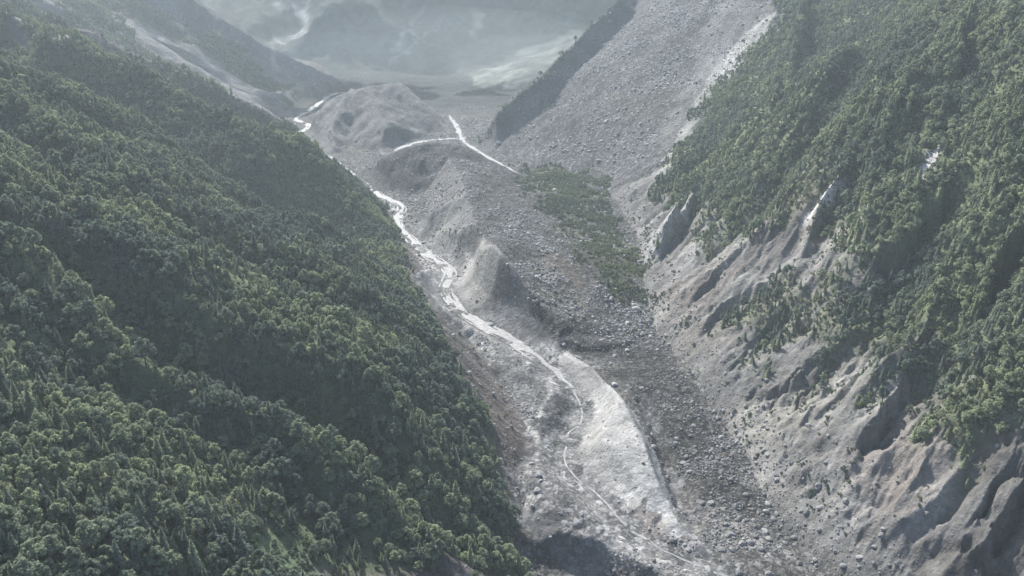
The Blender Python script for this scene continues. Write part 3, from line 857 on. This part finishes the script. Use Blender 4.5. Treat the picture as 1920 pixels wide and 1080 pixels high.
def bush(seed, rad):
    r = np.random.default_rng(seed)
    parts, leaf = [], []
    for k in range(9):
        a = r.random() * 6.28; q = math.sqrt(r.random()) * rad * 0.75
        c = np.array([q * math.cos(a), q * math.sin(a), rad * (0.30 + 0.45 * r.random())]); lr = rad * (0.3 + 0.25 * r.random())
        d = r.normal(size=(22, 3)); d[:, 2] = np.abs(d[:, 2]) * 0.8 + 0.1; d /= np.linalg.norm(d, axis=1, keepdims=True)
        parts.append(leaf_quads(c + d * lr, d + 0.4 * r.normal(size=(22, 3)), 0.16 * rad * (0.6 + 0.8 * r.random(22)), r)); leaf.append(0.7 + 0.6 * r.random(22))
        v, f = ICO1
        parts.append((c + v * lr * 0.75, f)); leaf.append(np.full(len(f), 0.75))
    V, F = join(parts)
    return V, F, np.concatenate(leaf)

def rock(seed, sub=2):
    r = np.random.default_rng(seed)
    v, f = (ICO2 if sub == 2 else ICO1)
    v = v.copy()
    for k in range(9):                                               # flat broken faces
        d = r.normal(size=3); d /= np.linalg.norm(d); o = 0.62 + 0.25 * r.random()
        e = v @ d - o
        v -= np.maximum(e, 0)[:, None] * d
    v *= np.array([1.0, 0.7 + 0.4 * r.random(), 0.6 + 0.25 * r.random()])
    v += r.normal(size=v.shape) * 0.03
    return v, f

KINDS = []            # (name, crown mesh, trunk mesh, joined mesh)
def tree_kind(name, crown, trunk, leafmat):
    (V, F, lf), (TV, TF) = crown, trunk
    mc = mesh_from('crown', V, F, [leafmat], leaf=lf)
    mt = mesh_from('trunk', TV, TF, [M_BARK], smooth=True)
    nf = sum(len(f) for f in F)
    mj = mesh_from(name, np.concatenate([V, TV]), F + [f + len(V) for f in TF], [leafmat, M_BARK], fm=np.concatenate([np.zeros(nf), np.ones(sum(len(f) for f in TF))]),
                   leaf=np.concatenate([lf, np.ones(sum(len(f) for f in TF))]))
    KINDS.append((name, mc, mt, mj))
for sd, h, rad, lb, per, sz, pt in [(1, 10, 3.1, 30, 32, 0.36, 0.8), (2, 11.5, 2.7, 28, 32, 0.34, 1.0), (3, 8.5, 3.6, 26, 34, 0.38, 0.2), (4, 12, 3.4, 34, 30, 0.38, 0.5), (5, 7.5, 2.6, 20, 34, 0.34, 0.6)]:
    tree_kind('broadleaf_tree', *broadleaf(sd, h, rad, lb, per, sz, pt), M_LEAF)
tree_kind('conifer_tree', *conifer(6, 13, 2.3), M_NEEDLE)
tree_kind('conifer_tree', *conifer(7, 11, 2.5), M_NEEDLE)
KH = np.array([10, 11.5, 8.5, 12, 7.5, 13, 11]); KR = np.array([3.1, 2.7, 3.6, 3.4, 2.6, 2.2, 2.3])
BUSHES = [mesh_from('bush', *bush(20 + i, 1.0)[:2], [M_BUSH], leaf=bush(20 + i, 1.0)[2]) for i in range(3)]
ROCKS = [mesh_from('boulder', rock(30 + i)[0], rock(30 + i)[1], [M_ROCK]) for i in range(5)]
PEBBLES = [mesh_from('rock', rock(40 + i, 1)[0], rock(40 + i, 1)[1], [M_ROCK]) for i in range(4)]

# ------------------------------------------------------------------ where things stand
CELL = (np.gradient(GX, axis=1) * np.gradient(GY, axis=0))
SEEN = SLOPE >= HORIZON - 14.0 / GY                            # ground in view or just behind an edge
def scatter(density, seed, only=None, jit=1.0):
    """random places; density per square metre of plan"""
    r = np.random.default_rng(seed)
    lam = density * CELL * SEEN * np.minimum(1 / np.maximum(VN[..., 2], 0.2), 2.5)      # by the area of the sloping ground
    if only is not None:
        lam = lam * only
    cnt = r.poisson(np.clip(lam, 0, 5))
    i, j = np.nonzero(cnt)
    i = np.repeat(i, cnt[i, j]); j = np.repeat(j, np.repeat(cnt[np.nonzero(cnt)], 1) * 0 + cnt[np.nonzero(cnt)]) if False else np.repeat(np.nonzero(cnt)[1], cnt[np.nonzero(cnt)])
    y = Yrow[i] * np.exp((r.random(len(i)) - 0.5) * math.log(4300 / 120.0) / (NR - 1))
    x = (Acol[j] + (r.random(len(j)) - 0.5) * 1.72 / (NC - 1)) * y
    return x, y

def thin_out(x, y, rad, cell=7.0):
    """drop places crowded by an earlier, larger one"""
    o = np.argsort(-rad)
    keep = np.zeros(len(x), bool); g = {}
    X, Y, R = x.tolist(), y.tolist(), rad.tolist()
    for k in o.tolist():
        a, b = int(X[k] // cell), int(Y[k] // cell)
        ok = True
        for p in (a - 1, a, a + 1):
            for q in (b - 1, b, b + 1):
                for m in g.get((p, q), ()):
                    lim = 0.62 * (R[k] + R[m])
                    if (X[k] - X[m]) ** 2 + (Y[k] - Y[m]) ** 2 < lim * lim:
                        ok = False; break
                if not ok: break
            if not ok: break
        if ok:
            keep[k] = True; g.setdefault((a, b), []).append(k)
    return keep

tree_d = 0.11 * PATCH * sstep(-0.3, 0.1, n2) + 0.012 * gz(4, 5) * sstep(14, 4, H['crest_d']) + 0.12 * (1 - 0.3 * FOREST_R) * (0.18 + 0.9 * sstep(-0.3, 0.15, n2)) * np.clip(FOREST_L + FOREST_R, 0, 1) + 0.05 * CRAG_TREES
tx, ty = scatter(tree_d, 101)
nn = vnoise(tx / 70.0, ty / 70.0)
tr = np.random.default_rng(102)
kind = tr.integers(0, 5, len(tx))
kind = np.where(tr.random(len(tx)) < 0.40 + 0.5 * np.maximum(nn, 0), 5 + tr.integers(0, 2, len(tx)), kind)
fr_ = sample(FOREST_R, tx, ty); pat_ = sample(PATCH, tx, ty)
big = np.clip(0.72 + 0.60 * vnoise(tx / 40.0 + 9, ty / 40.0) + 0.26 * tr.normal(size=len(tx)), 0.32, 1.45) * np.where(fr_ > 0.5, 0.92, 1.0)
big = np.where(pat_ > 0.3, 0.24 + 0.22 * tr.random(len(tx)), big)
crad = KR[kind] * big
edge_ok = sample(np.clip(FOREST_L + FOREST_R, 0, 1), tx, ty) + sample(PATCH * 0.5 + CRAG_TREES + sstep(14, 4, H['crest_d']), tx, ty) > 0.12
kp = thin_out(tx, ty, crad, 10.0) & edge_ok
tx, ty, kind, big = tx[kp], ty[kp], kind[kp], big[kp]
# trees singled out in the picture: (u, v of the foot, kind, scale, tint, label)
SPECIAL = [(368, 1072, 5, 1.45, 0.75, 'tall pale broad conifer standing beside the grassy hollow on the near left slope'),
           (778, 972, 6, 1.25, 0.30, 'slim dark conifer with a pointed top against the shaded gully, left of its twin'),
           (805, 1030, 6, 1.45, 0.25, 'dark slender conifer just below the smaller pointed one on the near spur'),
           (275, 690, 3, 1.55, 0.10, 'big round dark broadleaf tree with a pale rim in the middle of the left forest'),
           (160, 670, 0, 1.55, 0.65, 'broad light green tree crown above the left shaded hollow'),
           (785, 1075, 4, 1.0, 1.0, 'small yellow green tree at the bottom edge of the left forest'),
           (725, 940, 5, 1.05, 0.6, 'pointed green conifer on the crest of the near spur'),
           (140, 935, 2, 1.2, 0.45, 'grey green rounded tree below the little clearing with pale scrub'),
           (60, 905, 1, 1.25, 0.5, 'upright oval tree at the left edge beside the small clearing')]
sx, sy, sk, ss, st_ = [], [], [], [], []
for u, v, k, sc_, t_, lb in SPECIAL:
    p = W(u, v); sx.append(p[0]); sy.append(p[1]); sk.append(k); ss.append(sc_); st_.append(t_)
far_from = np.ones(len(tx), bool)
for a, b, k, q in zip(sx, sy, sk, ss):
    far_from &= np.hypot(tx - a, ty - b) > KR[k] * q * 1.3
    toward = (tx - a) * (-a) + (ty - b) * (-b)
tx, ty, kind, big = tx[far_from], ty[far_from], kind[far_from], big[far_from]
tz = sample(GZ, tx, ty)
tint = np.clip(0.42 + 1.15 * vnoise(tx / 55.0 + 3, ty / 55.0 + 8) + 0.26 * tr.normal(size=len(tx)) + 0.25 * sample(FOREST_L, tx, ty) * sstep(700, 380, ty) * sstep(-150, -20, tx), 0, 1)
rot = tr.random(len(tx)) * 6.283
NT = len(tx)
# how large each tree shows, and whether something hides it
top = (tz + KH[kind] * big * 0.85 - CAM_Z) / ty
hid = sample(HORIZON, tx, ty) > top + 0.001
fwd = ty * cp - (tz - CAM_Z) * sp
U = 960 + FPX * tx / fwd; Vv = 540 - FPX * ((tz + 5 - CAM_Z) * cp + ty * sp) / fwd
inside = (U > -10) & (U < 1930) & (Vv > -10) & (Vv < 1085)
size_px = np.where(hid | ~inside, 0, KR[kind] * big * KH[kind] ** 0.5 / np.hypot(fwd, tx))
con = kind >= 5
order = np.argsort(-size_px)
b_idx = [k for k in order if not con[k]][:300 - 6]
c_idx = [k for k in order if con[k]][:60]
picked = np.zeros(NT, bool); picked[b_idx] = True; picked[c_idx] = True

def place_tree(k, x, y, z, s, r, t, label, group):
    name, mc, mt, mj = KINDS[k]
    e = bpy.data.objects.new(name, None); COL.objects.link(e)
    e.location = (x, y, z); e.rotation_euler = (0, 0, r); e.scale = (s, s, s); e.empty_display_size = 0.5
    put(e, label, 'tree', group)
    for nm, me in (('trunk', mt), ('crown', mc)):
        o = bpy.data.objects.new(nm, me); o.parent = e; o['tint'] = float(t); COL.objects.link(o)
for (u, v, k, sc_, t_, lb) in SPECIAL:
    p = W(u, v); place_tree(k, p[0], p[1], p[2], sc_, 0.7 * k, t_, lb, None)
TONE = ['dark bluish green', 'mid green', 'light green']
for k in np.nonzero(picked)[0]:
    tone = TONE[0 if tint[k] < 0.30 else 1 if tint[k] < 0.62 else 2]
    where = ('along the bottom of the left hillside' if Vv[k] > 900 and U[k] > 480 else 'in the bottom corner of the left hillside' if Vv[k] > 880 else 'at the far left of the left hillside' if U[k] < 260
             else 'near the bank edge of the left hillside' if U[k] > 700 else 'in the middle of the left hillside') if tx[k] < 60 else 'above the right cliffs'
    kindw = 'pointed conifer tree' if con[k] else 'rounded broadleaf tree'
    sz = 'tall ' if big[k] > 0.95 else 'small ' if big[k] < 0.6 else ''
    place_tree(int(kind[k]), tx[k], ty[k], tz[k], big[k], rot[k], tint[k], sz + tone + ' ' + kindw + ' ' + where,
               sz + tone + (' conifers ' if con[k] else ' broadleaf trees ') + where)

# ------------------------------------------------------------------ masses made of shared meshes
def proto(name, me):
    return bpy.data.objects.new(name, me)

def mass(name, label, protos, x, y, z, scale, rz, tint, kind, tilt=None):
    n = len(x)
    me = bpy.data.meshes.new(name)
    me.vertices.add(n); me.vertices.foreach_set('co', np.stack([x, y, z], 1).astype(np.float32).ravel())
    def att(nm, typ, key, data):
        a = me.attributes.new(nm, typ, 'POINT'); a.data.foreach_set(key, data)
    tl = np.zeros((n, 2)) if tilt is None else tilt
    att('rot', 'FLOAT_VECTOR', 'vector', np.stack([tl[:, 0], tl[:, 1], rz], 1).astype(np.float32).ravel())
    att('size', 'FLOAT_VECTOR', 'vector', (scale if scale.ndim == 2 else np.repeat(scale[:, None], 3, 1)).astype(np.float32).ravel())
    att('tint', 'FLOAT', 'value', tint.astype(np.float32))
    att('variant', 'INT', 'value', kind.astype(np.int32))
    me.update()
    o = bpy.data.objects.new(name, me); COL.objects.link(o)
    put(o, label, None, None, 'stuff')
    g = bpy.data.node_groups.new(name, 'GeometryNodeTree')
    g.interface.new_socket('Geometry', in_out='INPUT', socket_type='NodeSocketGeometry')
    g.interface.new_socket('Geometry', in_out='OUTPUT', socket_type='NodeSocketGeometry')
    gi = g.nodes.new('NodeGroupInput'); go = g.nodes.new('NodeGroupOutput')
    def named(nm, typ):
        q = g.nodes.new('GeometryNodeInputNamedAttribute'); q.data_type = typ; q.inputs[0].default_value = nm
        return next(s for s in q.outputs if s.enabled and s.name == 'Attribute')
    jn = g.nodes.new('GeometryNodeJoinGeometry')
    var = named('variant', 'INT')
    for i, p in enumerate(protos):
        oi = g.nodes.new('GeometryNodeObjectInfo'); oi.inputs['Object'].default_value = p; oi.inputs['As Instance'].default_value = True
        cmpn = g.nodes.new('FunctionNodeCompare'); cmpn.data_type = 'INT'; cmpn.operation = 'EQUAL'
        ai = [s for s in cmpn.inputs if s.enabled and s.type == 'INT']
        g.links.new(var, ai[0]); ai[1].default_value = i
        ip = g.nodes.new('GeometryNodeInstanceOnPoints')
        g.links.new(gi.outputs[0], ip.inputs['Points']); g.links.new(cmpn.outputs[0], ip.inputs['Selection']); g.links.new(oi.outputs['Geometry'], ip.inputs['Instance'])
        er = g.nodes.new('FunctionNodeEulerToRotation'); g.links.new(named('rot', 'FLOAT_VECTOR'), er.inputs[0])
        g.links.new(er.outputs[0], ip.inputs['Rotation']); g.links.new(named('size', 'FLOAT_VECTOR'), ip.inputs['Scale'])
        g.links.new(ip.outputs[0], jn.inputs[0])
    g.links.new(jn.outputs[0], go.inputs[0])
    md = o.modifiers.new('scatter', 'NODES'); md.node_group = g
    return o

m = ~picked
mass('forest', 'dense mixed forest covering both hillsides of the valley', [proto(k[0], k[3]) for k in KINDS], tx[m], ty[m], tz[m], big[m], rot[m], tint[m], kind[m])

bd = 0.07 * np.clip(FOREST_L + FOREST_R, 0, 1) + 0.12 * PATCH * sstep(-0.4, 0.1, n2) + 0.02 * CRAG_TREES + 0.10 * clear * gz(7)
bd = bd + 0.012 * gz(7) * (upl > 5) * (upl < 110) * sstep(-0.1, 0.3, n2) * (1 - scree) + 0.01 * gz(1) * sstep(0.0, 0.3, n1 + n2) + 0.03 * gz(4) * sstep(0.22, 0.45, n2 + 0.5 * n1) + 0.03 * gz(4, 5) * sstep(14, 4, H['crest_d'])
bd = bd * sstep(4, 9, H['wet'])
bx, by = scatter(bd, 201)
br = np.random.default_rng(202)
bs = np.clip(1.15 + 0.55 * br.normal(size=len(bx)), 0.5, 2.6) * (1 + 0.7 * sample(PATCH, bx, by) * br.random(len(bx)))
mass('undergrowth', 'low bushes growing between the trees and on the debris terrace', [proto('bush', b) for b in BUSHES], bx, by, sample(GZ, bx, by) - 0.2 * bs, bs, br.random(len(bx)) * 6.28,
     np.clip(0.4 + 0.8 * vnoise(bx / 40, by / 40) + 0.25 * br.normal(size=len(bx)), 0, 1), br.integers(0, 3, len(bx)))

# stones
sd_ = (0.13 * (0.25 + 1.1 * sstep(-0.2, 0.3, n1 + 0.8 * n2)) * stone * gz(0, 1) + 0.055 * (0.4 + 1.0 * sstep(-0.25, 0.3, n1)) * gz(5) * sstep(14, 50, upr) * sstep(-0.3, 0.2, n2) + 0.05 * gz(4) * (1 - green) * sstep(34, 4, upr) + 0.006 * gz(4) * (1 - green) + 0.006 * gz(3, 2) + 0.02 * gz(7) * (1 - green) * (upl < 60)) * sstep(0, 4, H['wet'] + 2) * (1 - PATCH * 0.7)
gx_, gy_ = scatter(sd_, 301)
rr = np.random.default_rng(302)
rs = 0.62 * (1 - rr.random(len(gx_))) ** -0.36
rs = np.minimum(rs * (1 + 0.5 * sample(n1, gx_, gy_)), 2.9) * (1 + 0.35 * sample(gz(5), gx_, gy_))
gz_ = sample(GZ, gx_, gy_)
fw = gy_ * cp - (gz_ - CAM_Z) * sp
vis = (sample(SLOPE, gx_, gy_) >= sample(HORIZON, gx_, gy_) - 0.002) & (np.abs(FPX * gx_ / fw) < 965)
spx = np.where(vis, rs / fw, 0)
o_ = np.argsort(-spx)
N_SPECIAL_ROCK = 9
pk = np.zeros(len(gx_), bool); pk[o_[:300 - N_SPECIAL_ROCK]] = True
rt = np.clip(0.45 + 0.25 * rr.normal(size=len(gx_)) + 0.5 * (rr.random(len(gx_)) > 0.85), 0.02, 1.1)
rt = rt * (1 - 0.45 * sample(gz(0, 4), gx_, gy_))
rz_ = rr.random(len(gx_)) * 6.28; tl_ = rr.normal(size=(len(gx_), 2)) * 0.3
def place_rock(i, x, y, z, s, r, t, label, group):
    o = bpy.data.objects.new('boulder', ROCKS[i]); COL.objects.link(o)
    o.location = (x, y, z); o.rotation_euler = r; o.scale = s if isinstance(s, tuple) else (s, s, s)
    o['tint'] = float(t)
    put(o, label, 'boulder', group)
SPEC_ROCK = [(1193, 582, 5.2, 0.75, 'large pale boulder resting at the foot of the right cliffs'),
             (921, 610, 3.6, 0.8, 'pale boulder beside the river below the shaded earth pyramid'),
             (1152, 722, 3.2, 0.95, 'white boulder on the crest of the long pale bar'),
             (1008, 922, 3.4, 0.55, 'lower boulder of the grey pair on the rubble lobe by the left forest'),
             (1010, 893, 3.0, 0.45, 'upper boulder of the grey pair on the rubble lobe by the left forest'),
             (1123, 303, 5.5, 0.8, 'lone pale boulder near the foot of the talus fan'),
             (1040, 357, 3.6, 0.9, 'white boulder among the green bushes on the terrace'),
             (1220, 632, 2.6, 0.8, 'small pale boulder on the dark rubble left of the right cliffs'),
             (1176, 658, 2.6, 0.8, 'pale upright boulder alone on the dark rubble beyond the bar')]
for i, (u, v, s, t, lb) in enumerate(SPEC_ROCK):
    p = W(u, v); place_rock(i % 5, p[0], p[1], p[2] + 0.25 * s, s, (0.2, 0.1, 1.3 * i), t, lb, None)
zn = {0: 'in the rubble of the valley floor', 1: 'scattered over the debris terrace', 2: 'on the flank of an earth mound', 3: 'on the pale bar by the river', 4: 'at the foot of the right cliffs', 5: 'on the grey talus fan', 6: 'far up the valley', 7: 'below the left forest edge'}
gzone = zone[np.clip(np.searchsorted(Yrow, gy_), 0, NR - 1), np.clip(np.round((gx_ / gy_ + 0.86) / 1.72 * (NC - 1)).astype(int), 0, NC - 1)]
for k in np.nonzero(pk)[0]:
    w_ = zn[int(gzone[k])]; tn_ = 'pale' if rt[k] > 0.7 else 'grey' if rt[k] > 0.35 else 'dark grey'
    place_rock(int(rr.integers(0, 5)), gx_[k], gy_[k], gz_[k] + 0.02 * rs[k], rs[k], (tl_[k, 0], tl_[k, 1], rz_[k]), rt[k], tn_ + ' angular boulder ' + w_, tn_ + ' boulders ' + w_)
m = ~pk
mass('rubble', 'loose grey stones covering the valley floor, terrace and talus', [proto('rock', p) for p in PEBBLES], gx_[m], gy_[m], gz_[m] + 0.15 * rs[m], rs[m], rz_[m], rt[m], rr.integers(0, 4, m.sum()), tl_[m])
print('trees', NT, 'bushes', len(bx), 'stones', len(gx_))

# ------------------------------------------------------------------ unseen broken cloud, placed so its shadows fall on the head of the valley
def cloud_material():
    m, nt, out = new_mat('cloud')
    d = N(nt, 'ShaderNodeBsdfDiffuse'); d.inputs['Color'].default_value = (0.85, 0.86, 0.88, 1)
    nt.links.new(d.outputs[0], out.inputs['Surface'])
    return m
M_CLOUD = cloud_material()
sdir = np.array([-math.sin(SUN_AZ), math.cos(SUN_AZ)]) / math.tan(SUN_EL)
def cloud(seed, over, height_, rx, ry, label):
    r = np.random.default_rng(seed)
    parts = []
    for k in range(46):
        a = r.random() * 6.28; q = math.sqrt(r.random())
        c = np.array([q * math.cos(a) * rx, q * math.sin(a) * ry, (1 - q) * 0.35 * min(rx, ry) * r.random()])
        R_ = min(rx, ry) * (0.16 + 0.20 * r.random()) * (1.15 - 0.5 * q)
        v, f = ICO2
        parts.append((c + v * R_ * np.array([1.25, 1.25, 0.55]) * (1 + 0.10 * r.normal(size=(len(v), 1))), f))
    V, F = join(parts)
    o = bpy.data.objects.new('cloud', mesh_from('cloud', V, F, [M_CLOUD], smooth=True)); COL.objects.link(o)
    p = np.array(over) + sdir * (height_ - over_z)
    o.location = (p[0], p[1], height_)
    put(o, label, 'cloud', None)
over_z = 0
cloud(1, (-150, 3150), 1250, 620, 330, 'wide grey cloud out of view, shading the far end of the valley')
cloud(2, (-620, 2350), 1150, 330, 260, 'ragged cloud out of view, shading the far left shoulder')
cloud(3, (620, 2900), 1300, 380, 260, 'broken cloud out of view, shading the side valley behind the right skyline')

# ------------------------------------------------------------------ haze
def haze():
    m, nt, out = new_mat('haze')
    pv = nt.nodes.new('ShaderNodeVolumePrincipled')
    pv.inputs['Color'].default_value = (0.75, 0.87, 0.94, 1)
    pv.inputs['Density'].default_value = HAZE
    pv.inputs['Anisotropy'].default_value = 0.2
    nt.links.new(pv.outputs[0], out.inputs['Volume'])
    x0, x1, y0, y1 = float(GX.min()) - 60, float(GX.max()) + 60, -300.0, 4500.0
    z0, z1 = float(GZ.min()) - 8, max(CAM_Z, float(GZ.max())) + 40
    v = np.array([[x, y, z] for z in (z0, z1) for y in (y0, y1) for x in (x0, x1)])
    f = np.array([[0, 2, 3, 1], [4, 5, 7, 6], [0, 1, 5, 4], [2, 6, 7, 3], [0, 4, 6, 2], [1, 3, 7, 5]])
    o = bpy.data.objects.new('haze', mesh_from('haze', v, f, [m])); COL.objects.link(o)
    put(o, 'thin pale haze filling the whole valley', None, None, 'stuff')
    print('haze', z0, z1)
haze()

def mist():
    m, nt, out = new_mat('mist')
    pv = nt.nodes.new('ShaderNodeVolumePrincipled')
    pv.inputs['Color'].default_value = (0.86, 0.93, 0.95, 1); pv.inputs['Density'].default_value = 3e-4
    nt.links.new(pv.outputs[0], out.inputs['Volume'])
    r = np.random.default_rng(77); v, f = ICO2
    for (c, ax) in ((PY(840, 95, 2620), (560, 230, 120)), (PY(1010, 120, 2380), (260, 150, 80)), (PY(640, 110, 2550), (270, 150, 75))):
        o = bpy.data.objects.new('mist', mesh_from('mist', v * np.array(ax) * (1 + 0.05 * r.normal(size=(len(v), 1))), f, [m])); COL.objects.link(o)
        o.location = c
        put(o, 'pale mist bank drifting across the head of the valley', None, None, 'stuff')
mist()
